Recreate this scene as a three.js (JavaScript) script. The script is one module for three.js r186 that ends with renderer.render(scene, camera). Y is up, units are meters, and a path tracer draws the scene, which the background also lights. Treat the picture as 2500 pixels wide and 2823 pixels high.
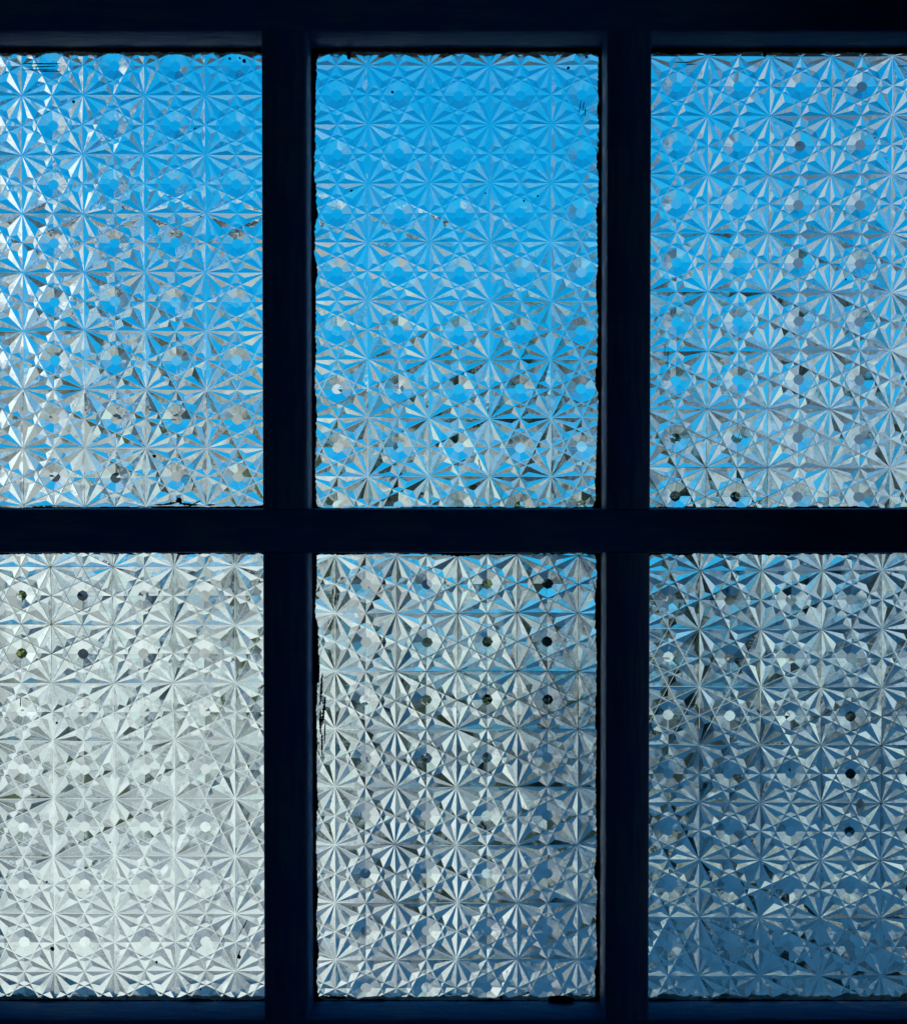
import * as THREE from 'three';
import { mergeGeometries, mergeVertices, toCreasedNormals } from 'three/addons/utils/BufferGeometryUtils.js';
import { RoundedBoxGeometry } from 'three/addons/geometries/RoundedBoxGeometry.js';

// ------------------------------------------------------------------ camera, sky, sun, exposure
const EYE = 1.75;                                   // eye level above the yard, metres
const scene = new THREE.Scene();
const camera = new THREE.PerspectiveCamera(50, 906 / 1024, 0.02, 400);
camera.position.set(0, EYE, 0.519);
camera.rotation.set(THREE.MathUtils.degToRad(-1), 0, 0);
const renderer = new THREE.WebGLRenderer();
renderer.toneMapping = THREE.LinearToneMapping;
renderer.toneMappingExposure = 1.0;
renderer.shadowMap.enabled = true;

// seeded noise
function rng(seed) { let s = seed >>> 0; return () => { s = (s + 0x6D2B79F5) >>> 0; let t = s; t = Math.imul(t ^ (t >>> 15), t | 1); t ^= t + Math.imul(t ^ (t >>> 7), t | 61); return ((t ^ (t >>> 14)) >>> 0) / 4294967296; }; }
const hash = (x, y, z = 0) => { let h = Math.imul(x | 0, 374761393) ^ Math.imul(y | 0, 668265263) ^ Math.imul(z | 0, 2147483647 - 58); h = Math.imul(h ^ (h >>> 13), 1274126177); h ^= h >>> 16; return (h >>> 0) / 4294967296; };
const sm = (t) => t * t * (3 - 2 * t), mix = (a, b, t) => a + (b - a) * t, clamp = (x, a, b) => Math.min(b, Math.max(a, x));
const step = (a, b, x) => sm(clamp((x - a) / (b - a), 0, 1));
function noise(x, y, seed = 0, px = 0, py = 0) {     // value noise, optionally periodic
  const i = Math.floor(x), j = Math.floor(y), u = sm(x - i), v = sm(y - j);
  const w = (a, p) => (p ? ((a % p) + p) % p : a);
  const h = (a, b) => hash(w(a, px), w(b, py), seed);
  return mix(mix(h(i, j), h(i + 1, j), u), mix(h(i, j + 1), h(i + 1, j + 1), u), v);
}
function fbm(x, y, oct, seed = 0, p = 0, q = p) { let a = 0, s = 0.5, t = 0; for (let o = 0; o < oct; o++) { const f = 1 << o; a += s * noise(x * f, y * f, seed + o, p * f, q * f); t += s; s *= 0.5; } return a / t; }

// clear deep-blue sky, paler towards the horizon, with thin clouds low down all the way round
{
  const W = 1024, H = 512, d = new Float32Array(W * H * 4);
  const stops = [[-90, .30, .36, .42], [0, .15, .56, .88], [5, .025, .49, .91], [12, .004, .41, .88], [22, .002, .34, .79], [38, .002, .23, .60], [60, .002, .14, .46], [90, .002, .11, .40]];
  for (let j = 0; j < H; j++) {
    const el = (j + 0.5) / H * 180 - 90;
    let k = 0; while (k < stops.length - 2 && el > stops[k + 1][0]) k++;
    const A = stops[k], B = stops[k + 1], t = clamp((el - A[0]) / (B[0] - A[0]), 0, 1);
    const c = [1, 2, 3].map((n) => mix(A[n], B[n], el < 0 ? 1 : t));
    for (let i = 0; i < W; i++) {
      const u = i / W;
      const n = fbm(u * 22, el / 7, 5, 11, 22, 0);
      const cloud = step(.58, .74, n) * step(-4, 4, el) * (1 - step(8, 17, el)) * 0.45;
      const o = (j * W + i) * 4;
      d[o] = mix(c[0], .74, cloud); d[o + 1] = mix(c[1], .87, cloud); d[o + 2] = mix(c[2], .95, cloud); d[o + 3] = 1;
    }
  }
  const t = new THREE.DataTexture(d, W, H, THREE.RGBAFormat, THREE.FloatType);
  t.mapping = THREE.EquirectangularReflectionMapping; t.magFilter = t.minFilter = THREE.LinearFilter; t.wrapS = THREE.RepeatWrapping; t.needsUpdate = true;
  scene.background = t; scene.environment = t;
}
// sun behind the house, to the left
const sun = new THREE.DirectionalLight(new THREE.Color(1, 0.975, 0.92), 5.0);
sun.position.set(-0.14 * 30, EYE + 0.616 * 30, 0.775 * 30 - 4);
sun.target.position.set(0, EYE, -4); scene.add(sun, sun.target);
sun.castShadow = true; sun.shadow.mapSize.set(2048, 2048);
Object.assign(sun.shadow.camera, { left: -16, right: 16, top: 16, bottom: -16, near: 1, far: 80 });

// ------------------------------------------------------------------ helpers
const taken = {};
function numbered(n) { taken[n] = (taken[n] ?? -1) + 1; return taken[n] ? n + '_' + String(taken[n]).padStart(3, '0') : n; }
function add(name, geo, mat, parent = scene, data = {}) {
  const m = new THREE.Mesh(geo, mat); m.name = parent === scene ? numbered(name) : name; m.castShadow = m.receiveShadow = true; Object.assign(m.userData, data); parent.add(m); return m;
}
function group(name, pos, data) { const g = new THREE.Group(); g.name = numbered(name); g.position.set(...pos); Object.assign(g.userData, data); scene.add(g); return g; }
function boxUV(g) {                                   // uv in metres from the dominant axis of each face
  if (g.index) g = g.toNonIndexed();
  const p = g.attributes.position, uv = new Float32Array(p.count * 2), a = new THREE.Vector3(), b = new THREE.Vector3(), c = new THREE.Vector3();
  for (let i = 0; i < p.count; i += 3) {
    a.fromBufferAttribute(p, i); b.fromBufferAttribute(p, i + 1); c.fromBufferAttribute(p, i + 2);
    const n = b.clone().sub(a).cross(c.clone().sub(a)), x = Math.abs(n.x), y = Math.abs(n.y), z = Math.abs(n.z);
    [a, b, c].forEach((v, k) => { const s = x > y && x > z ? [v.z, v.y] : y > z ? [v.x, v.z] : [v.x, v.y]; uv[(i + k) * 2] = s[0]; uv[(i + k) * 2 + 1] = s[1]; });
  }
  g.setAttribute('uv', new THREE.BufferAttribute(uv, 2)); return g;
}
function box(x0, x1, y0, y1, z0, z1) { const g = new THREE.BoxGeometry(x1 - x0, y1 - y0, z1 - z0); g.translate((x0 + x1) / 2, (y0 + y1) / 2, (z0 + z1) / 2); return boxUV(g); }
function tex(W, H, f, srgb = false) {
  const d = new Uint8Array(W * H * 4);
  for (let j = 0; j < H; j++) for (let i = 0; i < W; i++) { const c = f(i / W, j / H), o = (j * W + i) * 4; for (let k = 0; k < 3; k++) d[o + k] = clamp(Math.round((Array.isArray(c) ? c[k] : c) * 255), 0, 255); d[o + 3] = 255; }
  const t = new THREE.DataTexture(d, W, H); t.wrapS = t.wrapT = THREE.RepeatWrapping; t.magFilter = THREE.LinearFilter; t.minFilter = THREE.LinearMipmapLinearFilter; t.generateMipmaps = true; if (srgb) t.colorSpace = THREE.SRGBColorSpace; t.needsUpdate = true; return t;
}
const per = (t, metres, my = metres) => { t.repeat.set(1 / metres, 1 / my); return t; };
const sr = (r, g, b) => [r, g, b];

// ------------------------------------------------------------------ materials
// one coat of blue paint on the whole frame, rubbed thin in streaks so that the grey-green undercoat shows
const paintMap = per(tex(512, 512, (u, v) => {
  const streak = fbm(u * 9, v * 80, 3, 3, 9, 80), patch = fbm(u * 6, v * 6, 5, 5, 6), w = .3 * step(.46, .68, mix(patch, streak, .45)), g = .94 + .12 * streak;
  return [mix(.11 * g, .50, w), mix(.38 * g, .58, w), mix(.62 * g, .60, w)];
}, true), .16);
const paintBump = per(tex(512, 512, (u, v) => .5 * fbm(u * 14, v * 110, 3, 8, 14, 110) + .5 * fbm(u * 40, v * 40, 3, 9, 40)), .16);
const M = {};
M.paint = new THREE.MeshPhysicalMaterial({ color: 0xffffff, map: paintMap, roughness: .42, bumpMap: paintBump, bumpScale: .0004, specularIntensity: .6 });
M.outside = new THREE.MeshStandardMaterial({ color: new THREE.Color(.72, .70, .64), roughness: .7 });  // pale tone for outer frame faces, making up for light they lack
M.smear = new THREE.MeshPhysicalMaterial({ color: new THREE.Color(.004, .010, .03), roughness: .9, specularIntensity: .1 });
M.dab = new THREE.MeshPhysicalMaterial({ color: new THREE.Color(.75, .85, .88), roughness: .5, transmission: .6, thickness: .002, ior: 1.42 });
M.putty = new THREE.MeshStandardMaterial({ color: new THREE.Color(.72, .69, .62), roughness: .9, bumpMap: per(tex(256, 256, (u, v) => fbm(u * 20, v * 20, 4, 15, 20)), .05), bumpScale: .0008 });
const glassBump = per(tex(1024, 1024, (u, v) => {     // fine tool marks left by the mould, running along u, of uneven strength
  const wob = fbm(u * 12, v * 12, 2, 19, 12), a = step(.35, .65, fbm(u * 14, v * 14, 3, 25, 14));
  const mark = .5 + .5 * Math.sin(6.28319 * (v * 240 + 1.6 * wob)), grain = fbm(u * 60, v * 120, 3, 21, 60, 120), big = fbm(u * 18, v * 18, 3, 29, 18);
  return clamp(.42 * mark * (.25 + .75 * a) * (.5 + grain) + .22 * grain + .36 * big, 0, 1);
}), .11);
const glassRough = per(tex(1024, 1024, (u, v) => {
  const p = fbm(u * 9, v * 9, 5, 33, 9), q = fbm(u * 40, v * 40, 3, 36, 40), sm_ = step(.56, .70, mix(p, q, .35));
  return .03 + .5 * sm_;
}), .13);
const glassProps = { color: new THREE.Color(.88, .98, .96), transmission: 1, thickness: .004, ior: 1.52, roughness: .4, roughnessMap: glassRough };
M.glass = new THREE.MeshPhysicalMaterial({ ...glassProps, bumpMap: glassBump, bumpScale: .00013 });
M.glassInside = new THREE.MeshPhysicalMaterial({ ...glassProps, roughness: .25 });
M.plaster = new THREE.MeshStandardMaterial({ color: new THREE.Color(.20, .27, .42), roughness: .95 });
M.plank = new THREE.MeshStandardMaterial({ color: new THREE.Color(.12, .12, .15), roughness: .8 });
M.render = new THREE.MeshStandardMaterial({ map: per(tex(512, 512, (u, v) => { const n = fbm(u * 8, v * 8, 5, 41, 8); return [.66 + .1 * n, .69 + .1 * n, .70 + .1 * n]; }, true), 3), roughness: .95 });
M.white = new THREE.MeshStandardMaterial({ map: per(tex(512, 512, (u, v) => { const n = fbm(u * 8, v * 8, 5, 45, 8), s = step(.55, .8, fbm(u * 30, v * 5, 4, 46, 30, 5)); return [.93 - .08 * n - .08 * s, .93 - .08 * n - .08 * s, .92 - .09 * n - .09 * s]; }, true), 4), roughness: .9 });
M.lime = new THREE.MeshStandardMaterial({ map: per(tex(512, 512, (u, v) => { const n = fbm(u * 10, v * 10, 5, 47, 10), m = fbm(u * 3, v * 3, 3, 48, 3), k = .61 + .22 * n + .14 * m; return [k, k, k * .97]; }, true), 1.6), roughness: .95 });
M.stucco = new THREE.MeshStandardMaterial({ map: per(tex(512, 512, (u, v) => { const n = fbm(u * 8, v * 8, 5, 44, 8), m = fbm(u * 3, v * 3, 3, 49, 3), k = .42 + .2 * n + .16 * m; return [k, k, k * .98]; }, true), 2), roughness: .95 });
M.greyblue = new THREE.MeshStandardMaterial({ map: per(tex(512, 512, (u, v) => { const n = fbm(u * 8, v * 8, 5, 43, 8); return [.56 + .1 * n, .62 + .1 * n, .66 + .1 * n]; }, true), 3), roughness: .95 });
M.concrete = new THREE.MeshStandardMaterial({ map: per(tex(1024, 1024, (u, v) => { const n = fbm(u * 6, v * 6, 6, 51, 6), g = fbm(u * 90, v * 90, 2, 54, 90), k = .45 + .22 * n + .07 * g; return [k, k * .995, k * .98]; }, true), 6), roughness: .95 });
M.tonedGrey = new THREE.MeshStandardMaterial({ map: per(tex(512, 512, (u, v) => { const n = fbm(u * 9, v * 9, 5, 57, 9), g = fbm(u * 80, v * 80, 2, 58, 80), k = .63 + .2 * n + .06 * g; return [k * .94, k, k * .96]; }, true), 2), roughness: .8 });  // grey tuned to set how bright the shaded yard looks; also on doors
M.dark = new THREE.MeshStandardMaterial({ color: new THREE.Color(.04, .05, .06), roughness: .2 });
M.tile = new THREE.MeshStandardMaterial({ color: new THREE.Color(.28, .14, .1), roughness: .85 });
M.bark = new THREE.MeshStandardMaterial({ color: new THREE.Color(.10, .075, .05), roughness: .95 });

// ------------------------------------------------------------------ the setting: yard, house shell and dark room
{
  const g = new THREE.PlaneGeometry(300, 300); g.rotateX(-Math.PI / 2); add('ground', boxUV(g), M.concrete, scene, { kind: 'structure' });
}
const S = { kind: 'structure' };
{ const g = new THREE.PlaneGeometry(4.0, 10.7); g.rotateX(-Math.PI / 2); g.translate(1.9, .004, -5.5); add('path', boxUV(g), M.tonedGrey, scene, S); }  // added patch; its colour stands in for the tone of shaded ground
const RX0 = -.42, RX1 = 1.2, RZ1 = 1.7, CY = 2.75, FY = .15, WZ0 = -.055, WZ1 = .12;        // room: left, right, back, ceiling, floor, faces of the window wall
const HX0 = -.6, HX1 = 9;
{
  // window wall round the opening
  const ox0 = -.2815, ox1 = .2845, oy0 = EYE - .3005, oy1 = EYE + .2765;
  add('wall_front', mergeGeometries([box(HX0, ox0, 0.01, CY, WZ0, WZ1), box(ox1, HX1, 0.01, CY, WZ0, WZ1), box(ox0, ox1, .01, oy0, WZ0, WZ1), box(ox0, ox1, oy1, CY, WZ0, WZ1)]), M.plaster, scene, S);
  add('wall_left', box(HX0, RX0, .01, CY, WZ1, RZ1 + .2), M.plaster, scene, S);
  // unseen opening added in the right wall, letting fill light onto the frame
  add('wall_right', mergeGeometries([box(RX1, RX1 + .2, .01, CY, WZ1, .62), box(RX1, RX1 + .2, .01, CY, 1.3, RZ1 + .2), box(RX1, RX1 + .2, 2.15, CY, .62, 1.3)]), M.plaster, scene, S);
  add('wall_back', box(RX0, RX1, .01, CY, RZ1, RZ1 + .2), M.plaster, scene, S);
  add('floor', box(RX0, RX1, .01, FY, WZ1, RZ1), M.plank, scene, S);
  add('ceiling', box(HX0, HX1, CY, CY + .2, WZ0, 5), M.plaster, scene, S);
}
const house = group('house', [0, 0, 0], { label: 'house that the window belongs to, with its upper storey on added posts, left open below to let light in', category: 'house' });
add('upper_wall', box(HX0, HX1, CY + .202, 5.7, WZ0, 5), M.render, house);
for (const [x, z] of [[8.8, 2.5], [8.8, 4.8], [5, 4.8], [1.3, 4.8]]) add('added_post', box(x - .12, x + .12, .01, CY, z - .12, z + .12), M.render, house);  // added supports where the ground floor is left open for fill light
add('eaves', box(HX0 - .1, HX1 + .2, 5.702, 5.9, WZ0 - .12, 5.2), M.tile, house);

// ------------------------------------------------------------------ what stands in the yard
function buildingWindow(parent, x, y, z, w, h) {
  const f = add('window', mergeGeometries([box(x - w / 2 - .07, x - w / 2, y - .07, y + h + .07, z - .02, z + .05), box(x + w / 2, x + w / 2 + .07, y - .07, y + h + .07, z - .02, z + .05), box(x - w / 2, x + w / 2, y - .07, y, z - .02, z + .07), box(x - w / 2, x + w / 2, y + h, y + h + .07, z - .02, z + .05)]), M.render, parent);
  add('pane', box(x - w / 2, x - .02, y, y + h, z - .01, z + .012), M.dark, f); add('pane', box(x + .02, x + w / 2, y, y + h, z - .01, z + .012), M.dark, f);
  add('glazing_bar', box(x - .02, x + .02, y, y + h, z - .01, z + .03), M.render, f);
}
{
  const b = group('neighbour_building', [0, 0, 0], { label: 'tall white building in sun, bright beyond the glass at left', category: 'building' });
  add('wall', box(-14, -3.85, .01, 6.2, -7.4, -6), M.white, b); add('parapet', box(-14.1, -3.75, 6.202, 6.4, -7.5, -5.9), M.white, b);
  for (const x of [-12, -9, -6.2]) { buildingWindow(b, x, 1.0, -5.998, 1.0, 1.2); buildingWindow(b, x, 4.1, -5.998, 1.0, 1.3); }
  const w = group('garden_wall', [0, 0, 0], { label: 'grey garden wall between the outbuilding and the grey-blue house', category: 'wall' });
  add('wall', box(-.3, 3.4, .01, 1.35, -11.25, -11), M.greyblue, w); add('coping', box(-.32, 3.42, 1.352, 1.43, -11.3, -10.95), M.render, w);
}
{
  const o = group('outbuilding', [0, 0, 0], { label: 'pale grey single-storey outbuilding behind the low limestone wall', category: 'building' });
  add('wall', box(-4.9, -.55, .01, 2.5, -9.6, -8), M.stucco, o); add('roof', box(-5.05, -.4, 2.502, 2.62, -9.7, -7.85), M.render, o);
  add('door', box(-1.6, -.85, .02, 2.0, -7.998, -7.95), M.tonedGrey, o); buildingWindow(o, -2.9, 1.0, -7.998, .8, .9);
}
{
  const w = group('low_wall', [0, 0, 0], { label: 'low limestone wall in full sun, bright beyond the lower left panes', category: 'wall' });
  add('wall', box(-5, -.35, .01, .98, -3.75, -3.5), M.lime, w); add('coping', box(-5.03, -.32, .982, 1.04, -3.78, -3.47), M.lime, w);
}
{
  const b = group('villa', [0, 0, 0], { label: 'grey-blue house across the yard at right, beyond the right-hand panes', category: 'house' });
  add('wall', box(3.5, 10, .01, 5.4, -12, -8.4), M.greyblue, b); add('roof', box(3.45, 10.05, 5.402, 5.5, -12.05, -8.36), M.render, b);
  add('door', box(4.2, 5.1, .02, 2.2, -8.398, -8.35), M.tonedGrey, b); buildingWindow(b, 6.6, 1.0, -8.398, 1.1, 1.2);
}
function shrub(x, z, r, h, seed, tint, label) {
  const R = rng(seed), g = group('shrub', [x, 0, z], { label, category: 'shrub', group: 'shrubs in the yard' }), pos = [], nor = [];
  const v = new THREE.Vector3(), q = new THREE.Quaternion(), e = new THREE.Euler();
  const lumps = Array.from({ length: 9 }, () => [(R() - .5) * r * 1.2, h * (.3 + .55 * R()), (R() - .5) * r * 1.2, r * (.35 + .3 * R())]);
  for (let n = 0; n < 2600; n++) {
    const L = lumps[Math.floor(R() * lumps.length)]; v.set(R() - .5, R() - .5, R() - .5).normalize().multiplyScalar(L[3] * Math.cbrt(.3 + .7 * R()));
    const cx = L[0] + v.x, cy = Math.max(.08, L[1] + v.y), cz = L[2] + v.z, s = .05 + .05 * R();
    q.setFromEuler(e.set(R() * 6.3, R() * 6.3, R() * 6.3));
    const P = [[0, -s, 0], [s * .45, 0, s * .1], [0, s, 0], [-s * .45, 0, s * .1]].map((a) => new THREE.Vector3(...a).applyQuaternion(q));
    for (const k of [0, 1, 2, 0, 2, 3]) pos.push(cx + P[k].x, cy + P[k].y, cz + P[k].z);
  }
  const fg = new THREE.BufferGeometry(); fg.setAttribute('position', new THREE.Float32BufferAttribute(pos, 3)); fg.computeVertexNormals();
  add('crown', fg, new THREE.MeshPhysicalMaterial({ color: new THREE.Color(...tint), roughness: .8, transmission: .3, thickness: 0 }), g);
  const st = []; for (let k = 0; k < 4; k++) { const L = lumps[k]; st.push(new THREE.TubeGeometry(new THREE.CatmullRomCurve3([new THREE.Vector3((R() - .5) * .1, 0, (R() - .5) * .1), new THREE.Vector3(L[0] * .4, L[1] * .5, L[2] * .4), new THREE.Vector3(L[0], L[1], L[2])]), 6, .03, 6)); }
  add('stem', mergeGeometries(st), M.bark, g);
}
shrub(-3.0, -7.1, .4, 1.8, 5, [.20, .24, .07], 'olive shrub in front of the grey outbuilding');
shrub(.3, -6.0, .58, 1.55, 6, [.03, .07, .045], 'dark green shrub standing in the open yard, nearest the middle panes');
shrub(.7, -10.2, .8, 1.9, 7, [.10, .15, .06], 'light green shrub by the garden wall');
shrub(2.55, -9.8, .8, 3.2, 8, [.03, .06, .04], 'tall dark shrub at the corner of the grey-blue house');
shrub(1.75, -3.7, .4, .95, 9, [.03, .07, .045], 'small dark shrub growing at the added paving patch');

// ------------------------------------------------------------------ the window (millimetres inside, scaled to metres)
const win = group('window', [0, EYE, 0], { label: 'dark painted wooden window with six panes of star-patterned pressed glass', category: 'window' });
const mm = .001;
const COLS = [[-231, -90.2], [-69, 72], [93, 234]], ROWS = [[-7.6, 216.5], [-251.2, -28.4]];
const GZ = -20;                                       // inner face of the glass
// cross-section of a bar: u across (0..w), depth z; front edges eased, rebates at the back on the sides that hold glass
function profile(w, lip0, lip1) {
  const r = 1.6, e = [], b = -19.6, back = -42, F = 6;
  const pts = [];
  const arc = (cx, cy, a0, a1) => { for (let i = 0; i <= 4; i++) { const a = mix(a0, a1, i / 4); pts.push([cx + r * Math.cos(a), cy + r * Math.sin(a)]); } };
  if (lip0) pts.push([F, back], [F, b], [0, b]); else pts.push([0, back]);
  pts.reverse(); const left = pts.splice(0);
  arc(r, -r, Math.PI, Math.PI / 2); arc(w - r, -r, Math.PI / 2, 0); const top = pts.splice(0);
  const right = lip1 ? [[w, b], [w - F, b], [w - F, back]] : [[w, back]];
  return [...left.reverse().filter(() => true), ...top, ...right];
}
function bar(name, horizontal, a0, a1, u0, u1, lip0, lip1) {
  const P = profile(u1 - u0, lip0, lip1), sh = new THREE.Shape(P.map(([u, z]) => new THREE.Vector2(u, z)));
  let g = new THREE.ExtrudeGeometry(sh, { depth: a1 - a0, bevelEnabled: false, steps: 1 });
  const p = g.attributes.position;
  for (let i = 0; i < p.count; i++) { const u = p.getX(i) + u0, z = p.getY(i), l = p.getZ(i) + a0; if (horizontal) p.setXYZ(i, l * mm, u * mm, z * mm); else p.setXYZ(i, u * mm, l * mm, z * mm); }
  if (g.index) g = g.toNonIndexed();
  // keep faces outward whichever axis it runs along
  const flip = horizontal ? true : true;
  if (flip) { for (let i = 0; i < p.count; i += 3) { const q = g.attributes.position, x = [q.getX(i + 1), q.getY(i + 1), q.getZ(i + 1)]; q.setXYZ(i + 1, q.getX(i + 2), q.getY(i + 2), q.getZ(i + 2)); q.setXYZ(i + 2, ...x); } }
  if (horizontal) { const q = g.attributes.position; for (let i = 0; i < q.count; i += 3) { const x = [q.getX(i + 1), q.getY(i + 1), q.getZ(i + 1)]; q.setXYZ(i + 1, q.getX(i + 2), q.getY(i + 2), q.getZ(i + 2)); q.setXYZ(i + 2, ...x); } }
  g.deleteAttribute('normal'); g.deleteAttribute('uv');
  g = boxUV(g); if (!horizontal) { const uv = g.attributes.uv; for (let i = 0; i < uv.count; i++) uv.setXY(i, uv.getY(i) + u0 * .013, uv.getX(i)); }
  g = toCreasedNormals(g, .7);
  // rebate and outer face coloured paler, in place of light that misses them
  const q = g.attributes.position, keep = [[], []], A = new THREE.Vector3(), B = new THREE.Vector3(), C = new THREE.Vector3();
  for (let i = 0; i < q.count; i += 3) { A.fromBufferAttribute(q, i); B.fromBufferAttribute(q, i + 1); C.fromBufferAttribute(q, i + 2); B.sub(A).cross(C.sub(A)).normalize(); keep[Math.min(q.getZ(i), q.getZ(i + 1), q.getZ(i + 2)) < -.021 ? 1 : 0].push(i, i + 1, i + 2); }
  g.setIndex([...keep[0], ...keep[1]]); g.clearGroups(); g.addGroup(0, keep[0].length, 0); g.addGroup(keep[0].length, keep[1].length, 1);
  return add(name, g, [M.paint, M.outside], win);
}
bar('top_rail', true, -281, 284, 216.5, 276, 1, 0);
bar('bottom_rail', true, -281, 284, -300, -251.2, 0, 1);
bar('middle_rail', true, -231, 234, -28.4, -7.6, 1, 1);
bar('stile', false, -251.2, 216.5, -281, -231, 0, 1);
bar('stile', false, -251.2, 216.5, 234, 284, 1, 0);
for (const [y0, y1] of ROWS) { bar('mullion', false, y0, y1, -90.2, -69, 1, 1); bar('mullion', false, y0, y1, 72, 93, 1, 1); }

// the pressed pattern: straight grooves through a square lattice; between them the glass rises evenly to ridges, and to a small flat eight-sided top
const PX = 30, PY = 28.7, TILT = Math.tan(THREE.MathUtils.degToRad(18.6)), TOP = .139, GROOVE = .0036;
const clip = (poly, a, b, c) => {                     // keep a x + b y <= c
  const out = [];
  for (let i = 0; i < poly.length; i++) { const p = poly[i], q = poly[(i + 1) % poly.length], dp = a * p[0] + b * p[1] - c, dq = a * q[0] + b * q[1] - c; if (dp <= 1e-9) out.push(p); if ((dp < -1e-9 && dq > 1e-9) || (dp > 1e-9 && dq < -1e-9)) { const t = dp / (dp - dq); out.push([p[0] + (q[0] - p[0]) * t, p[1] + (q[1] - p[1]) * t]); } }
  return out;
};
const area = (p) => { let s = 0; for (let i = 0; i < p.length; i++) { const q = p[(i + 1) % p.length]; s += p[i][0] * q[1] - q[0] * p[i][1]; } return s / 2; };
const FACETS = [];                                    // [polygon, function giving the height at a point]
{
  let cells = [[[0, 0], [1, 0], [1, 1], [0, 1]]];
  const k5 = Math.sqrt(5), lines = [[2, -1, 0], [2, -1, 1], [2, 1, 1], [2, 1, 2], [1, -2, 0], [1, -2, -1], [1, 2, 1], [1, 2, 2]].map(([a, b, c]) => [a / k5, b / k5, c / k5]);
  for (const [a, b, c] of lines) cells = cells.flatMap((p) => [clip(p, a, b, c), clip(p, -a, -b, -c)]).filter((p) => p.length > 2 && Math.abs(area(p)) > 1e-6);
  for (const cell of cells) {
    const E = cell.map((p, i) => { const q = cell[(i + 1) % cell.length], l = Math.hypot(q[0] - p[0], q[1] - p[1]); const a = -(q[1] - p[1]) / l, b = (q[0] - p[0]) / l; return [a, b, a * p[0] + b * p[1]]; }).filter((e) => e.every(Number.isFinite));
    E.forEach((e, i) => {
      let f = cell;
      E.forEach((o, j) => { if (i !== j) f = clip(f, e[0] - o[0], e[1] - o[1], e[2] - o[2]); });
      if (f.length < 3) return;
      const parts = [[clip(f, e[0], e[1], e[2] + GROOVE), () => GROOVE, 2], [clip(clip(f, e[0], e[1], e[2] + TOP), -e[0], -e[1], -e[2] - GROOVE), (x, y) => e[0] * x + e[1] * y - e[2], (Math.abs(e[0]) > .99 || Math.abs(e[1]) > Math.abs(e[0])) && !(Math.abs(e[1]) > .99)], [clip(f, -e[0], -e[1], -e[2] - TOP), () => TOP, 2]];
      for (const [p, h, turn] of parts) if (p.length > 2 && Math.abs(area(p)) > 2e-7) FACETS.push([p, h, turn]);
    });
  }
}
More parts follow.
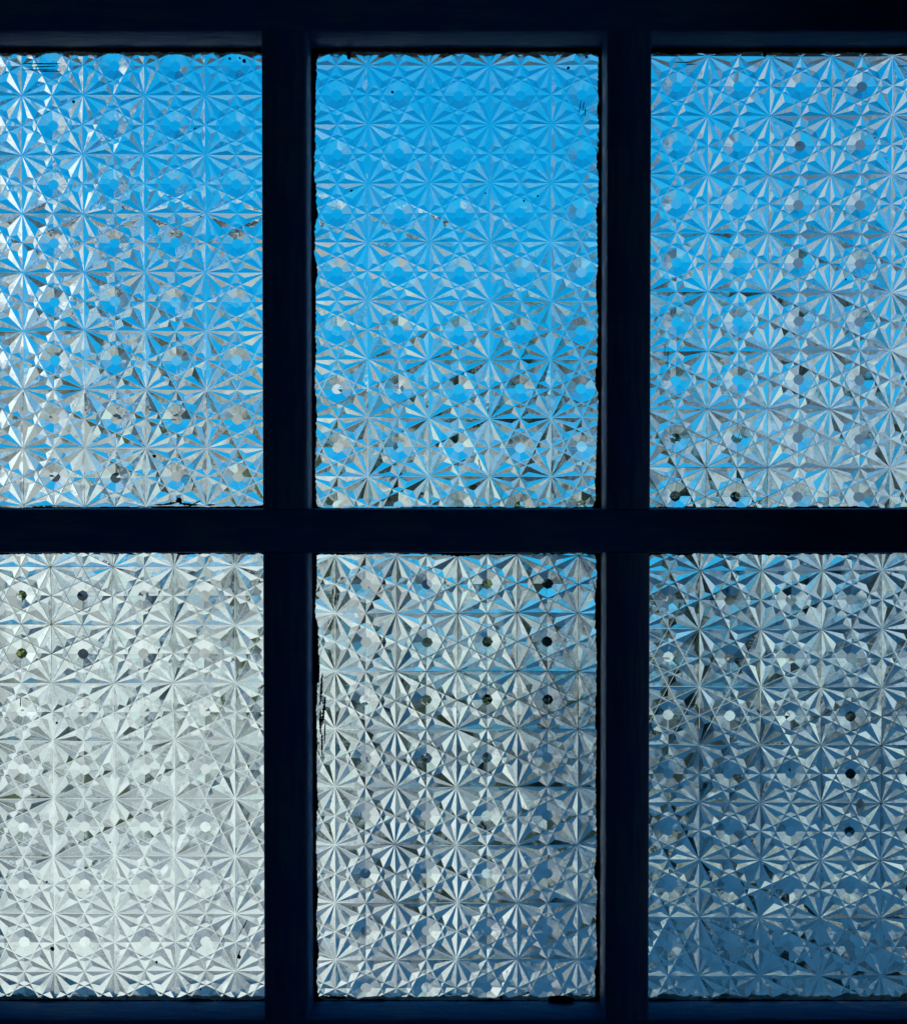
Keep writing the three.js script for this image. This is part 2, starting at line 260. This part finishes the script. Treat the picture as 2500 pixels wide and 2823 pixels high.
// one pane: patterned face outside, slightly wavy plain face inside, cut edges in the rebate
function glassPane(x0, x1, y0, y1, sx, sy, seed) {
  const R = 5, buf = [0, 1].map(() => ({ pos: [], nor: [], uv: [] })), X0 = x0 - R, X1 = x1 + R, Y0 = y0 - R, Y1 = y1 + R, T0 = 2.6;
  const jig = (x, y) => .08 * (noise(x / 2.2, y / 2.2, seed) - .5) + .12 * (noise(x / 17, y / 17, seed + 7) - .5);
  const wx = (x, y) => .9 * (noise(x / 34 + 3, y / 34, seed + 13) - .5) + .35 * (noise(x / 9, y / 9, seed + 15) - .5), wy = (x, y) => .9 * (noise(x / 34, y / 34 + 9, seed + 14) - .5) + .35 * (noise(x / 9, y / 9, seed + 16) - .5);
  const inner = (x, y) => GZ + .10 * (fbm(x / 21, y / 21, 2, seed + 3) - .5);
  const tri = (a, b, c, turn) => { const u = new THREE.Vector3().subVectors(b, a), n = u.cross(new THREE.Vector3().subVectors(c, a)).normalize(); const { pos, nor, uv } = buf[turn === 2 ? 1 : 0]; for (const v of [a, b, c]) { pos.push(v.x * mm, v.y * mm, v.z * mm); nor.push(n.x, n.y, n.z); const U = v.x * mm + seed * .037, W = v.y * mm + seed * .021; if (turn === true) uv.push(W, U); else uv.push(U, W); } };
  for (let i = Math.floor((X0 - sx) / PX); i <= Math.floor((X1 - sx) / PX); i++) for (let j = Math.floor((Y0 - sy) / PY); j <= Math.floor((Y1 - sy) / PY); j++) {
    const ox = sx + i * PX, oy = sy + j * PY;
    for (const [poly, h, turn] of FACETS) {
      let p = poly.map(([x, y]) => [ox + x * PX, oy + y * PY]);
      p = clip(clip(clip(clip(p, 1, 0, X1), -1, 0, -X0), 0, 1, Y1), 0, -1, -Y0);
      if (p.length < 3 || Math.abs(area(p)) < 1e-5) continue;
      const V = p.map(([x, y]) => new THREE.Vector3(x + wx(x, y), y + wy(x, y), GZ - T0 - PX * TILT * h((x - ox) / PX, (y - oy) / PY) - jig(x, y)));
      if (area(p) < 0) { V.reverse(); p.reverse(); }
      for (let k = 1; k < V.length - 1; k++) tri(V[0], V[k + 1], V[k], turn);
      V.forEach((a, k) => {                            // cut edge of the pane
        const b = V[(k + 1) % V.length], pa = p[k], pb = p[(k + 1) % p.length], on = (c, l) => Math.abs(pa[c] - l) < 1e-6 && Math.abs(pb[c] - l) < 1e-6;
        if (on(0, X0) || on(0, X1) || on(1, Y0) || on(1, Y1)) { const a2 = new THREE.Vector3(a.x, a.y, inner(a.x, a.y)), b2 = new THREE.Vector3(b.x, b.y, inner(b.x, b.y)); tri(a, b, b2); tri(a, b2, a2); }
      });
    }
  }
  const { pos, nor, uv } = buf[1], nx = 48, ny = 76, P = (i, j) => { const x = mix(X0, X1, i / nx), y = mix(Y0, Y1, j / ny); return new THREE.Vector3(x, y, inner(x, y)); };
  const N = (v) => { const e = .5; return new THREE.Vector3(-(inner(v.x + e, v.y) - inner(v.x - e, v.y)) / (2 * e), -(inner(v.x, v.y + e) - inner(v.x, v.y - e)) / (2 * e), 1).normalize(); };
  for (let i = 0; i < nx; i++) for (let j = 0; j < ny; j++) for (const v of [P(i, j), P(i + 1, j), P(i + 1, j + 1), P(i, j), P(i + 1, j + 1), P(i, j + 1)]) { const n = N(v); pos.push(v.x * mm, v.y * mm, v.z * mm); nor.push(n.x, n.y, n.z); uv.push(v.x * mm + seed * .037, v.y * mm + seed * .021); }
  const g = new THREE.BufferGeometry();
  const join = (k, n) => { const a = new Float32Array(buf[0][k].length + buf[1][k].length); a.set(buf[0][k]); a.set(buf[1][k], buf[0][k].length); g.setAttribute({ pos: 'position', nor: 'normal', uv: 'uv' }[k], new THREE.BufferAttribute(a, n)); };
  join('pos', 3); join('nor', 3); join('uv', 2);
  const n0 = buf[0].pos.length / 3; g.addGroup(0, n0, 0); g.addGroup(n0, pos.length / 3, 1);   // marked facets; plain flats and the inner face
  return add('glass_pane', g, [M.glass, M.glassInside], win);
}
// thin flat piece of paint on the inner face of the glass
function film(name, pts, parent, mat = M.smear, t = .35) {
  const s = new THREE.Shape(pts.map(([x, y]) => new THREE.Vector2(x, y)));
  const g = new THREE.ExtrudeGeometry(s, { depth: t, bevelEnabled: false }); g.translate(0, 0, GZ + .06); g.scale(mm, mm, mm);
  return add(name, g, mat, parent);
}
// ragged margin where the frame's paint has run on to the glass; side: 0 left, 1 right, 2 bottom, 3 top
function margin(parent, rect, side, base, rough, seed) {
  const [x0, x1, y0, y1] = rect, L = side < 2 ? y1 - y0 : x1 - x0, n = Math.round(L / .45), a = [];
  for (let i = 0; i <= n; i++) {
    const s = i / n * L, edge = Math.min(s, L - s), corner = 2.4 * Math.exp(-edge / 2.2) * (.5 + noise(seed, s > L / 2 ? 9 : 2, 77));
    const big = Math.pow(fbm(s / 13, seed * 3.7, 3, 61), 2) * 3.6, fine = (noise(s / 1.1, seed, 63) - .45) * .8 + (hash(i, seed, 64) - .5) * .22;
    a.push([s, Math.max(.15, base + rough * (big - .8 + fine) + corner)]);
  }
  const out = -3, P = a.map(([s, w]) => (side === 0 ? [x0 + w, y0 + s] : side === 1 ? [x1 - w, y0 + s] : side === 2 ? [x0 + s, y0 + w] : [x0 + s, y1 - w]));
  const Q = side === 0 ? [[x0 + out, y1], [x0 + out, y0]] : side === 1 ? [[x1 - out, y1], [x1 - out, y0]] : side === 2 ? [[x1, y0 + out], [x0, y0 + out]] : [[x1, y1 - out], [x0, y1 - out]];
  film('paint_margin', [...P, ...Q], parent, M.smear, .3);
}
// sloping bead of putty that holds the pane from outside
function putty(parent, rect, seed) {
  const [x0, x1, y0, y1] = rect, F = 5.9, za = GZ - 5.6, zb = -41, WS = [6.6, 6.6, 6.2, 7.4];
  const strip = (side) => {
    const pos = [], L = side < 2 ? y1 - y0 + 2 * F : x1 - x0 + 2 * F, n = Math.round(L / 1.5);
    const at = (s, w, z) => (side === 0 ? [x0 - F + w, y0 - F + s, z] : side === 1 ? [x1 + F - w, y0 - F + s, z] : side === 2 ? [x0 - F + s, y0 - F + w, z] : [x0 - F + s, y1 + F - w, z]);
    const row = (i) => { const s = i / n * L, w = WS[side] + 1.6 * (fbm(s / 9, seed + side, 3, 70) - .5) + .5 * (hash(i, seed, side) - .5), d = Math.min(s, L - s), m = Math.min(w, d + .4); return [at(s, 0, za), at(s, m, za), at(s, m * .6, za - 1.6), at(s, Math.min(m * .3, 2), za - 5), at(s, .5, zb), at(s, 0, zb)]; };
    for (let i = 0; i < n; i++) { const a = row(i), b = row(i + 1); for (let k = 0; k < 5; k++) pos.push(...a[k], ...b[k], ...b[k + 1], ...a[k], ...b[k + 1], ...a[k + 1]); }
    const g = new THREE.BufferGeometry(); g.setAttribute('position', new THREE.Float32BufferAttribute(pos.map((v) => v * mm), 3)); g.computeVertexNormals(); return boxUV(g);
  };
  for (let s = 0; s < 4; s++) add('putty_bead', strip(s), M.putty, parent);
}
const lattice = [[-121.2, 194.3], [-42.1, 94.2], [124.4, 184.6], [-137.9, -36.4], [-28.4, -59.4], [121.4, -124.5]];
const panes = [];
ROWS.forEach(([y0, y1], r) => COLS.forEach(([x0, x1], c) => {
  const i = r * 3 + c, rect = [x0, x1, y0, y1], p = glassPane(x0, x1, y0, y1, ...lattice[i], i + 1); panes.push(p);
  putty(p, rect, i);
  const b = [[.9, .5, .4, 1.9], [1.5, 1.6, .3, 1.8], [.5, .8, .5, 1.9], [.8, .3, .3, 1.4], [1.6, 1.6, .4, 1.7], [.3, .8, .3, 1.4]][i];
  for (let s = 0; s < 4; s++) margin(p, rect, s, b[s], [.8, .8, .5, .8][s], i * 4 + s + 1);
}));
// specks, dry-brush strokes and runs of paint left on the inner face of the panes
const into = (i, x, y) => { const [x0, x1] = COLS[i % 3], [y0, y1] = ROWS[Math.floor(i / 3)]; return [clamp(x, x0 + 1, x1 - 1), clamp(y, y0 + 1.6, y1 - 1)]; };
const specks = [
  [0, [[-108.9, 211.7, 0.71], [-101.9, 210.3, 1.07], [-185.1, 190.7, 0.71], [-126.0, 177.6, 0.53], [-146.6, 18.1, 0.89], [-134.4, -3.8, 1.6], [-104.0, 211.9, 0.53]]],
  [1, [[-29.7, 195.4, 0.71], [-49.8, 147.5, 0.62], [-67.9, 146.6, 0.71], [55.9, 207.0, 0.71], [64.7, 212.3, 0.71], [41.1, 144.9, 0.53], [34.4, 142.6, 0.53], [15.6, 146.3, 0.44]]],
  [2, [[191.6, 104.4, 0.53], [205.4, 173.2, 0.44]]],
  [3, [[-200.6, -192.1, 0.53], [-146.7, -232.0, 0.71], [-198.2, -225.3, 1.07], [-106.0, -229.2, 1.07], [-124.9, -245.5, 0.53], [-195.1, -113.3, 0.62], [-169.2, -172.3, 0.44]]],
  [4, [[23.5, -250.8, 0.89], [-60.5, -190.1, 0.53], [36.8, -247.0, 0.53]]],
  [5, [[161.8, -123.4, 0.53], [139.2, -38.7, 0.53]]],
];
for (const [i, L] of specks) L.forEach(([x, y, r], k) => {
  const [cx, cy] = into(i, x, y), n = 14; film('paint_speck', Array.from({ length: n }, (_, a) => { const q = r * (.65 + .6 * hash(a, i, k)); return [cx + q * Math.cos(a / n * 6.2832), cy + q * Math.sin(a / n * 6.2832)]; }), panes[i], M.smear, .2);
});
const strokes = [
  [0, [[-200.7, 209.1, 19.6, 0.71, 0], [-199.8, 207.7, 12.5, 0.53, 2], [-201.6, 206.1, 16.9, 0.71, 0], [-196.3, 205.4, 10.7, 0.53, 1], [-138.9, -5.2, 7.1, 1.42, 10], [-130.0, -5.6, 8.9, 1.78, -5], [-125.5, -4.5, 3.6, 0.89, 20], [-144.2, -5.9, 4.3, 1.07, 0], [-119.3, -5.9, 4.6, 1.07, 5]]],
  [1, [[61.9, 189.9, 3.9, 0.53, 75], [63.3, 188.5, 4.6, 0.71, 80], [61.4, 186.8, 3.6, 0.53, 70], [64.1, 185.9, 4.3, 0.71, 85], [62.8, 184.1, 2.8, 0.53, 60], [12.6, 14.9, 3.9, 0.71, 95], [13.5, 12.2, 3.2, 0.53, 100]]],
  [2, [[218.7, 208.0, 5.3, 0.53, 0], [111.4, 209.8, 8.9, 0.53, 0], [115.8, 208.8, 5.3, 0.44, 2], [103.4, 70.8, 7.1, 0.36, 85], [104.8, 65.5, 8.2, 0.36, 88]]],
  [3, [[-102.9, -213.2, 5.3, 0.89, 60], [-105.1, -217.1, 3.6, 0.53, 65], [-105.6, -227.1, 3.2, 0.71, 70], [-212.9, -102.9, 4.6, 0.53, 88]]],
  [4, [[-59.4, -49.6, 5.3, 0.89, 82], [-58.0, -52.8, 6.1, 1.07, 85], [-60.6, -51.9, 3.9, 0.53, 80], [-56.9, -51.6, 3.6, 0.53, 86], [-66.7, -74.5, 2.8, 0.71, 80], [-66.1, -87.7, 12.5, 1.07, 88], [-65.0, -96.7, 16.0, 1.6, 86], [-63.8, -107.4, 14.2, 1.78, 84], [-65.4, -112.8, 12.5, 1.6, 90], [-63.3, -118.2, 10.7, 0.89, 88], [-64.7, -123.6, 10.7, 1.25, 90], [-58.5, -250.0, 10.7, 1.78, -3], [-56.0, -250.9, 5.3, 2.14, 10]]],
  [5, [[139.4, -40.2, 4.6, 0.53, 60], [138.3, -39.5, 2.1, 0.36, -70], [214.6, -40.2, 3.2, 0.36, 80]]],
];
for (const [i, L] of strokes) L.forEach(([x, y, len, w, deg], k) => {
  const [cx, cy] = into(i, x, y), a = deg * Math.PI / 180, n = Math.max(8, Math.round(len / .35)), up = [], dn = [];
  for (let m = 0; m <= n; m++) { const t = m / n, s = (t - .5) * len, e = w * .4 * Math.pow(Math.sin(Math.PI * clamp(t, .02, .98)), .4), q = e * (.35 + 1.1 * hash(m, k, i)), o = e * (.35 + 1.1 * hash(m, k + 50, i)); up.push([cx + s * Math.cos(a) - q * Math.sin(a), cy + s * Math.sin(a) + q * Math.cos(a)]); dn.unshift([cx + s * Math.cos(a) + o * Math.sin(a), cy + s * Math.sin(a) - o * Math.cos(a)]); }
  film('paint_stroke', [...up, ...dn], panes[i], M.smear, .2);
});
for (const [i, x, h] of [[1, -50.9, 5.5], [2, 151.5, 4.2]]) { const y = ROWS[0][1]; film('paint_run', [[x - 1, y + 2], [x - .9, y - h + 1], [x - .5, y - h + .2], [x, y - h], [x + .5, y - h + .2], [x + .9, y - h + 1], [x + 1, y + 2]], panes[i], M.smear, .5); }
{ // lump of old paint in the lower right corner of the middle pane
  const g = new THREE.SphereGeometry(1, 24, 14), p = g.attributes.position;
  for (let k = 0; k < p.count; k++) { const n = 1 + .5 * (fbm(p.getX(k) * 2 + 5, p.getY(k) * 2 + p.getZ(k), 3, 90) - .5); p.setXYZ(k, p.getX(k) * 6.4 * n, p.getY(k) * 2.0 * n * (1 - .35 * p.getX(k)), p.getZ(k) * 2.2 * n); }
  g.translate(53, -250.2, GZ + 1.2); g.scale(mm, mm, mm); g.computeVertexNormals(); add('paint_lump', g, M.smear, panes[4]);
  const d = new THREE.SphereGeometry(1, 24, 16); d.scale(2.1, 4.2, .8); d.translate(200.4, -155, GZ + .1); d.scale(mm, mm, mm); add('glue_dab', d, M.dab, panes[5]);
}
renderer.render(scene, camera);
